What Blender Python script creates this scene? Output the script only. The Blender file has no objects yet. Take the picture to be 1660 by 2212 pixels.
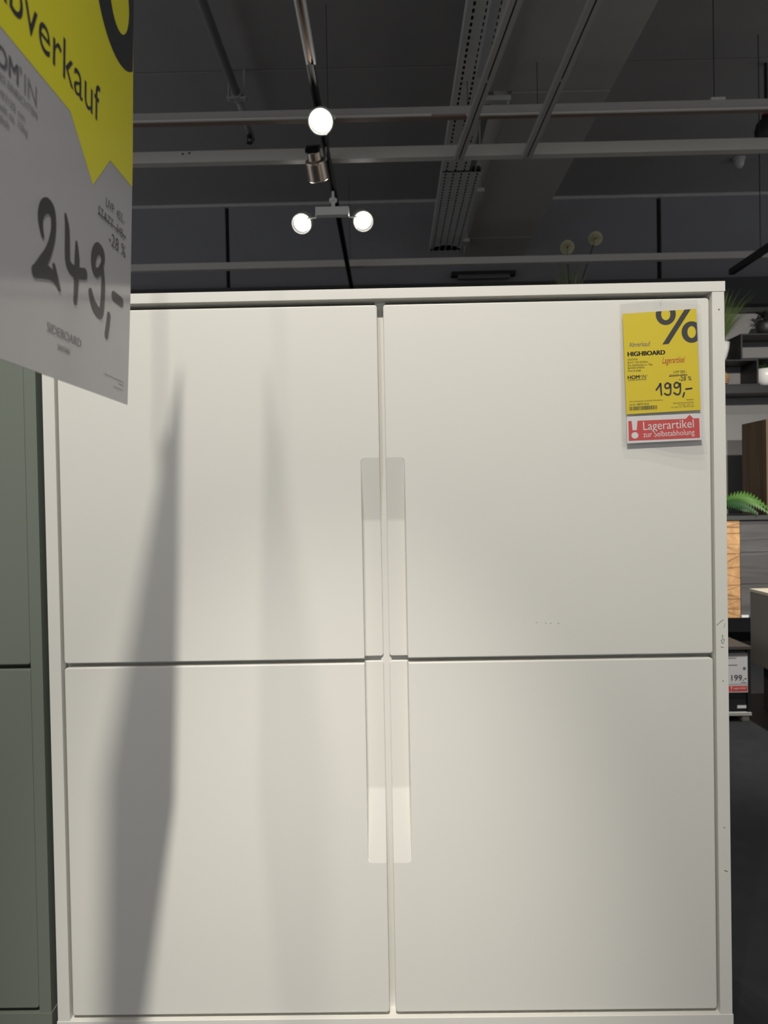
import bpy, bmesh, math, random
from mathutils import Vector, Matrix
C = bpy.context.scene.collection
S = bpy.context.scene
random.seed(7)

# ------------------------------------------------------------------ camera
PITCH, YAW, ROLL = -0.0148, -0.0104, -0.0183
cd = bpy.data.cameras.new('camera'); cam = bpy.data.objects.new('camera', cd); C.objects.link(cam)
cd.sensor_fit = 'AUTO'; cd.sensor_width = 36.0; cd.lens = 1600.0/2212.0*36.0
fwd = Vector((math.sin(YAW)*math.cos(PITCH), math.cos(YAW)*math.cos(PITCH), math.sin(PITCH)))
rt = Vector((math.cos(YAW), -math.sin(YAW), 0)); up = rt.cross(fwd)
cr, sr = math.cos(ROLL), math.sin(ROLL)
r2 = rt*cr + up*sr; u2 = up*cr - rt*sr
cam.matrix_world = Matrix(((r2.x, u2.x, -fwd.x, 0), (r2.y, u2.y, -fwd.y, -1.3574), (r2.z, u2.z, -fwd.z, 1.0), (0, 0, 0, 1)))
cd.clip_start = 0.02
cd.dof.use_dof = True; cd.dof.focus_distance = 1.36; cd.dof.aperture_fstop = 8.0
S.camera = cam

# ------------------------------------------------------------------ world and exposure
w = bpy.data.worlds.new('world'); S.world = w; w.use_nodes = True
bg = w.node_tree.nodes['Background']; bg.inputs[0].default_value = (0.95, 0.97, 1.0, 1); bg.inputs[1].default_value = 0.45
S.view_settings.view_transform = 'Standard'; S.view_settings.look = 'None'
S.view_settings.exposure = 0.0; S.view_settings.gamma = 1.0; S.view_settings.use_curve_mapping = False
WARM = (1.0, 0.955, 0.86)
P_LEFT_FRONT, P_RIGHT_FRONT, P_CORE = 50.0, 162.0, 240.0       # the two spotlights above and behind the photographer
P_AISLE = 1000.0                                  # spotlight behind the camera thrown on the display at right
P_STORE = 280.0                                   # other spotlights of the sales floor
P_BACK = 45.0                                     # the three lit spotlights in view

# ------------------------------------------------------------------ materials
MATS = {}
def mat(name, col, rough=0.5, metal=0.0, noise=0.0, scale=30.0, bump=0.0, coat=0.0, spec=0.5, emit=None, es=0.0, stretch=None):
    if name in MATS: return MATS[name]
    m = bpy.data.materials.new(name); m.use_nodes = True
    nt = m.node_tree; b = nt.nodes['Principled BSDF']
    b.inputs['Base Color'].default_value = (*col, 1); b.inputs['Roughness'].default_value = rough
    b.inputs['Metallic'].default_value = metal; b.inputs['Coat Weight'].default_value = coat
    b.inputs['Coat Roughness'].default_value = 0.12
    b.inputs['Specular IOR Level'].default_value = spec
    if emit: b.inputs['Emission Color'].default_value = (*emit, 1); b.inputs['Emission Strength'].default_value = es
    if noise or bump:
        tc = nt.nodes.new('ShaderNodeTexCoord'); mp = nt.nodes.new('ShaderNodeMapping')
        if stretch: mp.inputs['Scale'].default_value = stretch
        n = nt.nodes.new('ShaderNodeTexNoise'); n.inputs['Scale'].default_value = scale; n.inputs['Detail'].default_value = 5
        nt.links.new(tc.outputs['Object'], mp.inputs[0]); nt.links.new(mp.outputs[0], n.inputs['Vector'])
        if noise:
            r = nt.nodes.new('ShaderNodeMix'); r.data_type = 'RGBA'
            r.inputs[6].default_value = (*[c*(1-noise) for c in col], 1); r.inputs[7].default_value = (*[min(1, c*(1+noise)) for c in col], 1)
            nt.links.new(n.outputs['Fac'], r.inputs[0]); nt.links.new(r.outputs[2], b.inputs['Base Color'])
        if bump:
            bp = nt.nodes.new('ShaderNodeBump'); bp.inputs['Strength'].default_value = bump; bp.inputs['Distance'].default_value = 0.002
            nt.links.new(n.outputs['Fac'], bp.inputs['Height']); nt.links.new(bp.outputs[0], b.inputs['Normal'])
    MATS[name] = m
    return m

def wood(name, c1, c2, scale=6.0, stretch=(1, 1, 0.08), rough=0.55):
    if name in MATS: return MATS[name]
    m = bpy.data.materials.new(name); m.use_nodes = True; nt = m.node_tree; b = nt.nodes['Principled BSDF']
    tc = nt.nodes.new('ShaderNodeTexCoord'); mp = nt.nodes.new('ShaderNodeMapping'); mp.inputs['Scale'].default_value = stretch
    n = nt.nodes.new('ShaderNodeTexNoise'); n.inputs['Scale'].default_value = scale*4; n.inputs['Detail'].default_value = 8; n.inputs['Distortion'].default_value = 1.2
    r = nt.nodes.new('ShaderNodeValToRGB'); r.color_ramp.elements[0].color = (*c1, 1); r.color_ramp.elements[1].color = (*c2, 1)
    r.color_ramp.elements[0].position = 0.35; r.color_ramp.elements[1].position = 0.65
    nt.links.new(tc.outputs['Object'], mp.inputs[0]); nt.links.new(mp.outputs[0], n.inputs['Vector'])
    nt.links.new(n.outputs['Fac'], r.inputs[0]); nt.links.new(r.outputs[0], b.inputs['Base Color'])
    b.inputs['Roughness'].default_value = rough
    MATS[name] = m
    return m

def clear_plastic():
    if 'clear_plastic' in MATS: return MATS['clear_plastic']
    m = bpy.data.materials.new('clear_plastic'); m.use_nodes = True; nt = m.node_tree
    for n in list(nt.nodes): nt.nodes.remove(n)
    out = nt.nodes.new('ShaderNodeOutputMaterial')
    tr = nt.nodes.new('ShaderNodeBsdfTransparent'); tr.inputs[0].default_value = (0.95, 0.95, 0.955, 1)
    gl = nt.nodes.new('ShaderNodeBsdfGlossy'); gl.inputs['Roughness'].default_value = 0.12
    df = nt.nodes.new('ShaderNodeBsdfDiffuse'); df.inputs[0].default_value = (0.8, 0.8, 0.82, 1)
    fr = nt.nodes.new('ShaderNodeLayerWeight'); fr.inputs[0].default_value = 0.05
    a = nt.nodes.new('ShaderNodeMixShader'); b = nt.nodes.new('ShaderNodeMixShader'); a.inputs[0].default_value = 0.022
    nt.links.new(tr.outputs[0], a.inputs[1]); nt.links.new(df.outputs[0], a.inputs[2])
    nt.links.new(fr.outputs['Facing'], b.inputs[0]); nt.links.new(a.outputs[0], b.inputs[1]); nt.links.new(gl.outputs[0], b.inputs[2])
    nt.links.new(b.outputs[0], out.inputs[0])
    MATS['clear_plastic'] = m
    return m

# ------------------------------------------------------------------ helpers
def obj(name, bm, m, parent=None, smooth=False):
    if isinstance(bm, bmesh.types.BMesh):
        me = bpy.data.meshes.new(name); bm.normal_update(); bm.to_mesh(me); bm.free()
    else:
        me = bm
    if m: me.materials.clear(); me.materials.append(m)
    if smooth:
        for p in me.polygons: p.use_smooth = True
    o = bpy.data.objects.new(name, me); C.objects.link(o)
    if parent is not None:
        o.parent = parent
        if parent.type == 'EMPTY': o.location = -parent.location   # meshes are written in scene coordinates
    return o
def thing(name, label, cat, loc, group=None):
    o = bpy.data.objects.new(name, None); o.empty_display_size = 0.05; C.objects.link(o); o.location = Vector(loc)
    return tag(o, label, cat, group)
def tag(o, label, cat, group=None):
    o['label'] = label; o['category'] = cat
    if group: o['group'] = group
    return o
def struct(name, bm, m):
    o = obj(name, bm, m); o['kind'] = 'structure'; return o
def part_label(o, t): o['label'] = t; return o

def bx(bm, x0, x1, y0, y1, z0, z1, bev=0.0, M=None):
    vs = [bm.verts.new((x, y, z)) for x in (x0, x1) for y in (y0, y1) for z in (z0, z1)]
    fs = [bm.faces.new([vs[i] for i in q]) for q in ((0, 1, 3, 2), (4, 6, 7, 5), (0, 4, 5, 1), (2, 3, 7, 6), (0, 2, 6, 4), (1, 5, 7, 3))]
    if M is not None:
        for v in vs: v.co = M @ v.co
    if bev:
        es = list({e for f in fs for e in f.edges})
        bmesh.ops.bevel(bm, geom=es, offset=bev, segments=2, profile=0.6, affect='EDGES')
    return bm
def box(*a, **k): return bx(bmesh.new(), *a, **k)
def prism(bm, pts, n, thick):
    """flat polygon given by 3D points, with thickness against n"""
    n = Vector(n)
    a = [bm.verts.new(Vector(p)) for p in pts]; b = [bm.verts.new(Vector(p)-n*thick) for p in pts]
    bm.faces.new(a); bm.faces.new(b[::-1])
    for i in range(len(pts)): bm.faces.new((a[i], b[i], b[(i+1) % len(pts)], a[(i+1) % len(pts)]))
    return bm
def tube(bm, pts, rad, seg=10, cap=True):
    pts = [Vector(p) for p in pts]; rads = rad if isinstance(rad, (list, tuple)) else [rad]*len(pts)
    rings = []; prev = None
    for i, p in enumerate(pts):
        t = (pts[min(i+1, len(pts)-1)]-pts[max(i-1, 0)]).normalized()
        if prev is None:
            a = Vector((0, 0, 1)) if abs(t.z) < 0.9 else Vector((1, 0, 0)); n = t.cross(a).normalized()
        else: n = (prev - t*prev.dot(t)).normalized()
        prev = n; b = t.cross(n)
        rings.append([bm.verts.new(p + (n*math.cos(2*math.pi*k/seg)+b*math.sin(2*math.pi*k/seg))*rads[i]) for k in range(seg)])
    for r, q in zip(rings, rings[1:]):
        for k in range(seg): bm.faces.new((r[k], r[(k+1) % seg], q[(k+1) % seg], q[k]))
    if cap: bm.faces.new(rings[0][::-1]); bm.faces.new(rings[-1])
    return bm
def lathe(bm, prof, M=Matrix.Identity(4), seg=32):
    """profile of (radius, height) turned about local z"""
    rings = []
    for r, h in prof:
        if r < 1e-6: rings.append([bm.verts.new(M @ Vector((0, 0, h)))])
        else: rings.append([bm.verts.new(M @ Vector((r*math.cos(2*math.pi*k/seg), r*math.sin(2*math.pi*k/seg), h))) for k in range(seg)])
    for a, b in zip(rings, rings[1:]):
        for k in range(seg):
            j = (k+1) % seg
            if len(a) == 1 and len(b) == 1: continue
            if len(a) == 1: bm.faces.new((a[0], b[j], b[k]))
            elif len(b) == 1: bm.faces.new((a[k], a[j], b[0]))
            else: bm.faces.new((a[k], a[j], b[j], b[k]))
    return bm
def aim(loc, d):
    """matrix with local -z along d"""
    return Matrix.Translation(Vector(loc)) @ Vector(d).to_track_quat('-Z', 'Y').to_matrix().to_4x4()

# flat print: a frame maps (s, t) and a lift to scene coordinates
class Frame:
    def __init__(s, o, r, u, n): s.o, s.r, s.u, s.n = Vector(o), Vector(r), Vector(u), Vector(n)
    def __call__(s, a, b, l=0.0): return s.o + s.r*a + s.u*b + s.n*l
def text_bm(body, x, y, F, lift, width=None, height=None, angle=0.0, offset=0.0, shear=0.0, align='LEFT', size=0.02):
    cu = bpy.data.curves.new('text', 'FONT'); cu.body = body; cu.size = 1.0; cu.offset = offset; cu.shear = shear
    cu.resolution_u = 4
    o = bpy.data.objects.new('text', cu); C.objects.link(o)
    me = bpy.data.meshes.new_from_object(o)
    bpy.data.objects.remove(o); bpy.data.curves.remove(cu)
    xs = [v.co.x for v in me.vertices]; ys = [v.co.y for v in me.vertices]
    x0, wd, ht = min(xs), max(xs)-min(xs), max(ys)
    sx = sy = size
    if width: sx = width/wd; sy = sx
    if height: sy = height/ht; sx = sx if width else sy
    ca, sa = math.cos(angle), math.sin(angle)
    for v in me.vertices:
        a = (v.co.x-x0)*sx; b = v.co.y*sy
        if align == 'RIGHT': a -= wd*sx
        v.co = F(x + a*ca - b*sa, y + a*sa + b*ca, lift)
    bm = bmesh.new(); bm.from_mesh(me); bpy.data.meshes.remove(me)
    bmesh.ops.recalc_face_normals(bm, faces=bm.faces)
    return bm
def bold(f, d, n=3):
    """heavier lettering: the same print set n times side by side"""
    return join([f(d*(k-(n-1)/2)) for k in range(n)])
def join(bms):
    out = bmesh.new()
    for b in bms:
        me = bpy.data.meshes.new('tmp'); b.to_mesh(me); b.free(); out.from_mesh(me); bpy.data.meshes.remove(me)
    return out
def stroke(bm, pts, wd, F, lift, n=10):
    """pen stroke as a flat ribbon with round joints; wd may be one width or one per point"""
    ws = wd if isinstance(wd, (list, tuple)) else [wd]*len(pts)
    P = [Vector((p[0], p[1])) for p in pts]
    # Catmull-Rom smoothing
    Q, W = [], []
    for i in range(len(P)-1):
        a, b, c, d = P[max(i-1, 0)], P[i], P[i+1], P[min(i+2, len(P)-1)]
        for k in range(5):
            t = k/5; Q.append(0.5*((2*b)+(c-a)*t+(2*a-5*b+4*c-d)*t*t+(3*b-a-3*c+d)*t**3)); W.append(ws[i]*(1-t)+ws[i+1]*t)
    Q.append(P[-1]); W.append(ws[-1])
    L = []; R = []
    for i, q in enumerate(Q):
        t = (Q[min(i+1, len(Q)-1)]-Q[max(i-1, 0)])
        t = t.normalized() if t.length > 1e-9 else Vector((1, 0)); nn = Vector((-t.y, t.x))*W[i]/2
        L.append(bm.verts.new(F(*(q+nn), lift))); R.append(bm.verts.new(F(*(q-nn), lift)))
    for i in range(len(Q)-1): bm.faces.new((R[i], R[i+1], L[i+1], L[i]))
    for q, wq in ((Q[0], W[0]), (Q[-1], W[-1])):
        bm.faces.new([bm.verts.new(F(q.x+wq/2*math.cos(2*math.pi*k/n), q.y+wq/2*math.sin(2*math.pi*k/n), lift*1.02)) for k in range(n)])
    return bm
def flat(bm, pts, F, lift):
    bm.faces.new([bm.verts.new(F(a, b, lift)) for a, b in pts]); return bm
def ring2(bm, c, R, r, F, lift, n=48):
    """ring of outer radii R and inner radii r"""
    o = [bm.verts.new(F(c[0]+R[0]*math.cos(2*math.pi*k/n), c[1]+R[1]*math.sin(2*math.pi*k/n), lift)) for k in range(n)]
    i = [bm.verts.new(F(c[0]+r[0]*math.cos(2*math.pi*k/n), c[1]+r[1]*math.sin(2*math.pi*k/n), lift)) for k in range(n)]
    for k in range(n): bm.faces.new((o[k], o[(k+1) % n], i[(k+1) % n], i[k]))
    return bm
def clip(bm, co, no):
    bmesh.ops.bisect_plane(bm, geom=bm.verts[:]+bm.edges[:]+bm.faces[:], plane_co=co, plane_no=no, clear_outer=True)
    return bm

# ------------------------------------------------------------------ palette
WHITE = mat('white_laminate', (0.80, 0.785, 0.735), 0.42, noise=0.012, scale=9, spec=0.4)
GREEN = mat('sage_laminate', (0.18, 0.205, 0.170), 0.40, noise=0.02, scale=9)
DARKGAP = mat('dark_back_panel', (0.05, 0.05, 0.05), 0.8)
CEIL = mat('charcoal_ceiling_paint', (0.27, 0.255, 0.25), 0.9, noise=0.08, scale=3, bump=0.3)
WALLD = mat('charcoal_wall_paint', (0.24, 0.24, 0.252), 0.9, noise=0.06, scale=4, bump=0.2)
BLACKP = mat('black_paint', (0.018, 0.018, 0.020), 0.8)
WALLG = mat('grey_partition_paint', (0.20, 0.195, 0.195), 0.85, noise=0.04, scale=6)
FLOOR = mat('anthracite_vinyl_floor', (0.027, 0.029, 0.034), 0.6, spec=0.25, noise=0.25, scale=14, bump=0.2)
ALU = mat('white_coated_aluminium', (0.55, 0.52, 0.48), 0.45, noise=0.03, scale=20)
ALUG = mat('grey_coated_aluminium', (0.36, 0.345, 0.335), 0.5, noise=0.03, scale=20)
STEEL = mat('galvanised_steel', (0.46, 0.45, 0.44), 0.6, metal=0.0, noise=0.12, scale=12)
DUCTM = mat('painted_duct_sheet', (0.36, 0.34, 0.32), 0.6, noise=0.05, scale=5)
BLK = mat('black_metal', (0.015, 0.015, 0.016), 0.5, noise=0.05, scale=40)
LAMPW = mat('white_lamp_enamel', (0.78, 0.77, 0.74), 0.35, noise=0.01, scale=20)
CHROME = mat('satin_lamp_metal', (0.62, 0.52, 0.43), 0.28, metal=0.9, noise=0.03, scale=20)
GLOW = mat('lit_lamp_lens', (1, 1, 1), 0.4, emit=(1.0, 0.98, 0.90), es=14.0)
REFL = mat('dull_reflector', (0.10, 0.10, 0.095), 0.35, metal=0.6)
DIM = mat('unlit_lamp_lens', (0.5, 0.5, 0.5), 0.2)
YEL = mat('yellow_print', (0.80, 0.62, 0.02), 0.5, noise=0.02, scale=30)
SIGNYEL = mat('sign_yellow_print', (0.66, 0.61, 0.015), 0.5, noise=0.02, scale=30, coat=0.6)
SIGNPAPER_SHADED = mat('sign_paper_shaded', (0.40, 0.39, 0.41), 0.5, noise=0.015, scale=30, coat=1.0)  # white paper; the dimness of its backlit face is put into the grey
PAPER = mat('white_paper', (0.74, 0.735, 0.76), 0.5, noise=0.015, scale=30, coat=0.3)
INK = mat('black_print', (0.020, 0.020, 0.024), 0.5, coat=0.25)
GREYINK = mat('grey_print', (0.17, 0.17, 0.18), 0.5, coat=0.25)
MARK = mat('black_marker_ink', (0.016, 0.016, 0.020), 0.45, coat=0.25)
REDINK = mat('red_pen_ink', (0.50, 0.045, 0.02), 0.5)
RED = mat('red_print', (0.66, 0.075, 0.07), 0.5, noise=0.02, scale=30)
PRINTW = mat('white_print', (0.80, 0.78, 0.78), 0.5)
CLEAR = clear_plastic()
CORD = mat('clear_nylon_cord', (0.55, 0.55, 0.55), 0.3)

# ================================================================== STRUCTURE
struct('floor', box(-4.0, 5.0, -3.2, 6.3, -0.12, 0.0), FLOOR)
ceil = struct('ceiling', box(-8, 8, -7, 6.3, 4.065, 4.2), BLACKP)
ys = [-7.0, -3.05, -0.75, 1.56, 3.865, 6.19]
for a, b in zip(ys, ys[1:]): obj('ceiling_panel', box(-8, 8, a+0.006, b-0.006, 4.03, 4.066, bev=0.004), CEIL, ceil)
wb = struct('wall_back', box(-8, 8, 6.20, 6.32, 0, 4.066), BLACKP)
for a, b in ((-8, -5.97), (-5.94, -1.632), (-1.595, 2.72), (2.765, 7.1), (7.13, 8)):
    obj('wall_panel', box(a, b, 6.165, 6.205, 3.17, 4.0, bev=0.004), WALLD, wb)
struct('trim_1', box(-8, 8, 6.15, 6.205, 4.0, 4.03), STEEL)
struct('trim_2', box(-8, 8, 6.10, 6.205, 2.9, 3.17), mat('dark_grey_trim', (0.06, 0.06, 0.063), 0.8))
struct('wall_right', box(2.20, 6.0, 4.05, 4.15, 0, 2.31), WALLG)
struct('trim_3', box(2.18, 6.0, 4.02, 4.17, 2.31, 2.345), BLACKP)

# ================================================================== HIGHBOARDS
def door_bm(x0, x1, z0, z1, yf, groove=None, gz=None):
    """front of rounded rectangle with a finger groove strip (x range) that runs over heights gz = (top, crease, crease, bottom)"""
    R = 0.0055; ed = [0, 0.0004, 0.0011, 0.0022, 0.0036, 0.0055]; br = 0.0022
    xs = [x0+e for e in ed]+[x1-e for e in reversed(ed)]
    zs = [z0+e for e in ed]+[z1-e for e in reversed(ed)]
    g = None
    if groove:
        ga, gb = groove
        inner = ga if abs(gb-x1) < 1e-5 else gb           # where the groove wall stands
        sgn = 1 if inner == ga else -1
        g = (inner, sgn)
        xs += [inner - sgn*0.0006, inner] + [inner + sgn*h for h in (0.0008, 0.0016, 0.003, 0.005, 0.0075, 0.010)]
        zt, c1, c2, zb = gz
        for h in [zt-0.001*k for k in range(11)]+[zb+0.001*k for k in range(11)]+[zt-0.014, c1+0.010, c1+0.002, c1-0.002, c1-0.012, c2+0.010, c2+0.002, c2-0.002, c2-0.010, zb+0.014]:
            if z0+R < h < z1-R: zs.append(h)
    xs = sorted(xs); zs = sorted(zs)
    def dep(z, q):
        zt, c1, c2, zb = gz; D = 0.0215; rc = 0.010
        cut = rc-math.sqrt(max(0.0, rc*rc-(rc-q)**2)) if q < rc else 0.0      # rounded outer corners of the groove
        if z >= zt-cut or z <= zb+cut: return 0.0
        if z > c1: t = (zt-z)/(zt-c1)
        elif z >= c2: t = 1.0
        else: t = (z-zb)/(c2-zb)
        return D*t
    bm = bmesh.new(); V = {}
    for i, x in enumerate(xs):
        for j, z in enumerate(zs):
            e = min(x-x0, x1-x, z-z0, z1-z)
            d = br*(1-math.sqrt(max(0.0, 1-(1-min(1, e/br))**2))) if e < br else 0.0
            X, Z = x, z
            dx = (x0+R-x) if x < x0+R else ((x-(x1-R)) if x > x1-R else 0)
            dz = (z0+R-z) if z < z0+R else ((z-(z1-R)) if z > z1-R else 0)
            if dx > 0 and dz > 0:
                k = max(dx, dz)/math.hypot(dx, dz)
                X = (x0+R-dx*k) if x < x0+R else (x1-R+dx*k); Z = (z0+R-dz*k) if z < z0+R else (z1-R+dz*k)
            if g:
                q = (x-g[0])*g[1]
                if q > 0.0002: d += dep(z, q)*(0.80 if q < 0.001 else 0.93 if q < 0.002 else 1.0)
            V[i, j] = bm.verts.new((X, yf+d, Z))
    nx, nz = len(xs), len(zs)
    for i in range(nx-1):
        for j in range(nz-1): bm.faces.new((V[i, j], V[i+1, j], V[i+1, j+1], V[i, j+1]))
    per = [(i, 0) for i in range(nx)]+[(nx-1, j) for j in range(1, nz)]+[(i, nz-1) for i in range(nx-2, -1, -1)]+[(0, j) for j in range(nz-2, 0, -1)]
    back = [bm.verts.new((V[p].co.x, yf+0.024, V[p].co.z)) for p in per]
    for k in range(len(per)):
        k2 = (k+1) % len(per); bm.faces.new((V[per[k2]], V[per[k]], back[k], back[k2]))
    bm.faces.new(back)
    return bm

def highboard(label, XL, yf, m, cat='cabinet', inset=0.004, zb=0.043, sg=0.0045):
    t = thing('highboard', label, cat, (XL+0.625, yf+0.17, 0))
    XR = XL+1.25; D = 0.345
    obj('top_board', box(XL-0.0015, XR+0.0015, yf-0.001, yf+D, 1.3695, 1.388, bev=0.0007), m, t)
    obj('base_board', box(XL-0.0015, XR+0.0015, yf-0.001, yf+D, 0.023, zb, bev=0.0007), m, t)
    obj('side_panel', box(XL, XL+0.022, yf, yf+D-0.004, zb, 1.3695, bev=0.0007), m, t)
    obj('side_panel', box(XR-0.022, XR, yf, yf+D-0.004, zb, 1.3695, bev=0.0007), m, t)
    cx = XL+0.6234
    obj('divider_panel', box(cx-0.010, cx+0.010, yf+0.0305, yf+D-0.006, zb, 1.3695, bev=0.0005), m, t)
    obj('back_panel', box(XL+0.022, XR-0.022, yf+D-0.008, yf+D-0.003, zb, 1.3695), m, t)
    obj('shelf_board', box(XL+0.022, cx-0.010, yf+0.034, yf+D-0.008, 0.697, 0.713), m, t)
    obj('shelf_board', box(cx+0.010, XR-0.022, yf+0.034, yf+D-0.008, 0.697, 0.713), m, t)
    gz = (1.080, 0.964, 0.462, 0.330)
    for a, b, ga, gb in ((XL+0.022+sg, cx-0.0053, cx-0.0405, cx-0.0053), (cx+0.0058, XR-0.0217-sg, cx+0.0058, cx+0.0408)):
        for z0, z1 in ((zb+0.0075, 0.7015), (0.7095, 1.3595)):
            obj('door', door_bm(a, b, z0, z1, yf+inset, (ga, gb), gz), m, t)
    for fx in (XL+0.05, XR-0.05):
        for fy in (yf+0.05, yf+D-0.05):
            obj('foot', lathe(bmesh.new(), [(0, 0), (0.018, 0), (0.018, 0.023), (0, 0.023)], Matrix.Translation((fx, fy, 0)), 16), BLK, t)
    return t
hb = highboard('tall white four-door highboard with recessed finger grooves, filling most of the view', -0.6384, 0.0, WHITE)
# rubbed marks on the right-hand side panel and specks on the fronts
SC = mat('scuff_grey', (0.24, 0.235, 0.225), 0.7)
FW = Frame((0, -0.0004, 0), (1, 0, 0), (0, 0, 1), (0, -1, 0))
bm = bmesh.new()
for pts, wd in (([(0.591, 0.762), (0.600, 0.770), (0.603, 0.772)], 0.0009), ([(0.604, 0.758), (0.606, 0.765)], 0.0007), ([(0.6005, 0.744), (0.6015, 0.741), (0.6005, 0.738)], 0.0012),
                ([(0.598, 0.734), (0.6045, 0.736), (0.601, 0.728), (0.599, 0.733)], 0.0009), ([(0.598, 0.722), (0.603, 0.721)], 0.0010), ([(0.601, 1.337), (0.6015, 1.3365)], 0.0022),
                ([(0.601, 0.66), (0.6015, 0.659)], 0.0014), ([(0.6, 0.39), (0.6005, 0.389)], 0.0014), ([(0.600, 0.31), (0.605, 0.308)], 0.0016)):
    stroke(bm, pts, wd, FW, 0.0)
part_label(obj('scuff_mark', bm, SC, hb), 'grey rubbed marks')['kind'] = 'stuff'
FD = Frame((0, 0.0037, 0), (1, 0, 0), (0, 0, 1), (0, -1, 0))
bm = bmesh.new()
for x, z in ((0.262, 0.772), (0.279, 0.771), (0.288, 0.7705), (0.302, 0.770)): stroke(bm, [(x, z), (x+0.0015, z-0.001)], 0.0011, FD, 0.0)
part_label(obj('scuff_mark', bm, mat('faint_scuff', (0.55, 0.54, 0.51), 0.7), hb), 'faint pale specks')['kind'] = 'stuff'
highboard('sage-green highboard at the left edge, side by side with the white one', -0.6505-1.25, 0.0, GREEN, inset=0.0012, zb=0.060, sg=0.0012)

# ================================================================== BIG HANGING PRICE SIGN (left, near)
SX = lambda z: -0.290+0.0373*(z-1.6)
un = Vector((0.0373, 0, 1.0)); nrm = Vector((1, 0, -0.0373)).normalized()
y0, zb = -0.9075, 1.1185
FS = Frame((SX(0.0), 0, 0), (0, 1, 0), (0.0373, 0, 1.0), nrm*0.35)      # coordinates are scene y and z
sg = thing('price_sign', 'large yellow and white hanging price sign reading 249, at the left edge, nearest the camera', 'sign', (SX(1.118), -0.70, 1.1185))
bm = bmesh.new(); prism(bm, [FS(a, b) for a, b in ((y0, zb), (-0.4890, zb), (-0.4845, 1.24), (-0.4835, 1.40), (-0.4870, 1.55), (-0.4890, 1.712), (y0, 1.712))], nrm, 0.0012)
obj('card', bm, SIGNPAPER_SHADED, sg)
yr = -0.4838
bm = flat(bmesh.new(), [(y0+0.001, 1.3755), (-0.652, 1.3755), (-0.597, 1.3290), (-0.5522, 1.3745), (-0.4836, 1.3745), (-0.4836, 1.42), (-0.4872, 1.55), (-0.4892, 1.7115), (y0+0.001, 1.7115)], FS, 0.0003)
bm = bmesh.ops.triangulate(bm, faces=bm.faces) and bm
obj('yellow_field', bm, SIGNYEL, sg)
bm = ring2(bmesh.new(), (-0.531, 1.5636), (0.0713, 0.0713), (0.029, 0.037), FS, 0.0006)
clip(bm, FS(-0.4876, 0), (0, 1, 0))
r_ = ring2(bmesh.new(), (-0.735, 1.665), (0.0713, 0.0713), (0.029, 0.037), FS, 0.0006); clip(r_, FS(0, 1.711), (0, 0, 1))
s_ = flat(bmesh.new(), [(-0.690, 1.525), (-0.655, 1.525), (-0.565, 1.711), (-0.600, 1.711)], FS, 0.0006)
obj('percent_symbol', join([bm, r_, s_]), INK, sg)
obj('lettering', text_bm('Abverkauf', -0.803, 1.3985, FS, 0.0006, width=0.2215, height=0.0375), INK, sg)
obj('lettering', join([bold(lambda d: text_bm("HOM", -0.8000+d, 1.3455, FS, 0.0006, width=0.0505, height=0.0160), 0.0006),
                       text_bm("'", -0.7475, 1.3465, FS, 0.0006, width=0.0035, height=0.016),
                       text_bm("IN", -0.7395, 1.3450, FS, 0.0006, width=0.0215, height=0.0160),
                       text_bm("JUNGES EINRICHTEN", -0.800, 1.3345, FS, 0.0006, width=0.083, height=0.0060)]), GREYINK, sg)
tx = [text_bm("B/H/T ca. 135/97/35 cm", -0.835, 1.3215, FS, 0.0006, width=0.097, height=0.0062), text_bm("Max. Belastbarkeit ca. 15kg", -0.835, 1.3120, FS, 0.0006, width=0.102, height=0.0062),
      text_bm("Beimöbel erhältlich", -0.835, 1.3025, FS, 0.0006, width=0.072, height=0.0062)]
obj('lettering', join(tx), GREYINK, sg)
bm = bmesh.new()
pen = lambda bm, p, w, F, l: stroke(bm, p, [q*1.28 for q in w] if isinstance(w, list) else w*1.28, F, l)
pen(bm, [(-0.7040, 1.2395), (-0.7075, 1.246), (-0.7087, 1.2547), (-0.7040, 1.2640), (-0.6955, 1.2690), (-0.6870, 1.2680), (-0.6838, 1.2600), (-0.6840, 1.2500), (-0.6880, 1.2380), (-0.6951, 1.2260), (-0.7040, 1.2155), (-0.7170, 1.2045)],
       [0.004, 0.006, 0.008, 0.010, 0.011, 0.010, 0.008, 0.0075, 0.008, 0.009, 0.011, 0.008], FS, 0.0008)
pen(bm, [(-0.7180, 1.2040), (-0.7030, 1.2090), (-0.6880, 1.2105), (-0.6770, 1.2080), (-0.6700, 1.2020)], [0.009, 0.011, 0.009, 0.007, 0.004], FS, 0.0009)
pen(bm, [(-0.6820, 1.2195), (-0.6750, 1.2090)], 0.005, FS, 0.0010)
pen(bm, [(-0.6593, 1.2741), (-0.6555, 1.2631), (-0.6545, 1.2412), (-0.6524, 1.2322), (-0.6431, 1.2282), (-0.6264, 1.2300), (-0.6138, 1.2333)], [0.004, 0.008, 0.009, 0.009, 0.009, 0.009, 0.009], FS, 0.0008)
pen(bm, [(-0.6346, 1.2568), (-0.6329, 1.2425), (-0.6336, 1.2270), (-0.6344, 1.2116), (-0.6357, 1.2000)], [0.004, 0.009, 0.009, 0.007, 0.006], FS, 0.0009)
pen(bm, [(-0.5690, 1.2600), (-0.5700, 1.2680), (-0.5822, 1.2695), (-0.5915, 1.2609), (-0.5935, 1.2494), (-0.5868, 1.2433), (-0.5773, 1.2474), (-0.5705, 1.2560)], [0.007, 0.009, 0.010, 0.010, 0.009, 0.008, 0.007, 0.006], FS, 0.0008)
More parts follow.
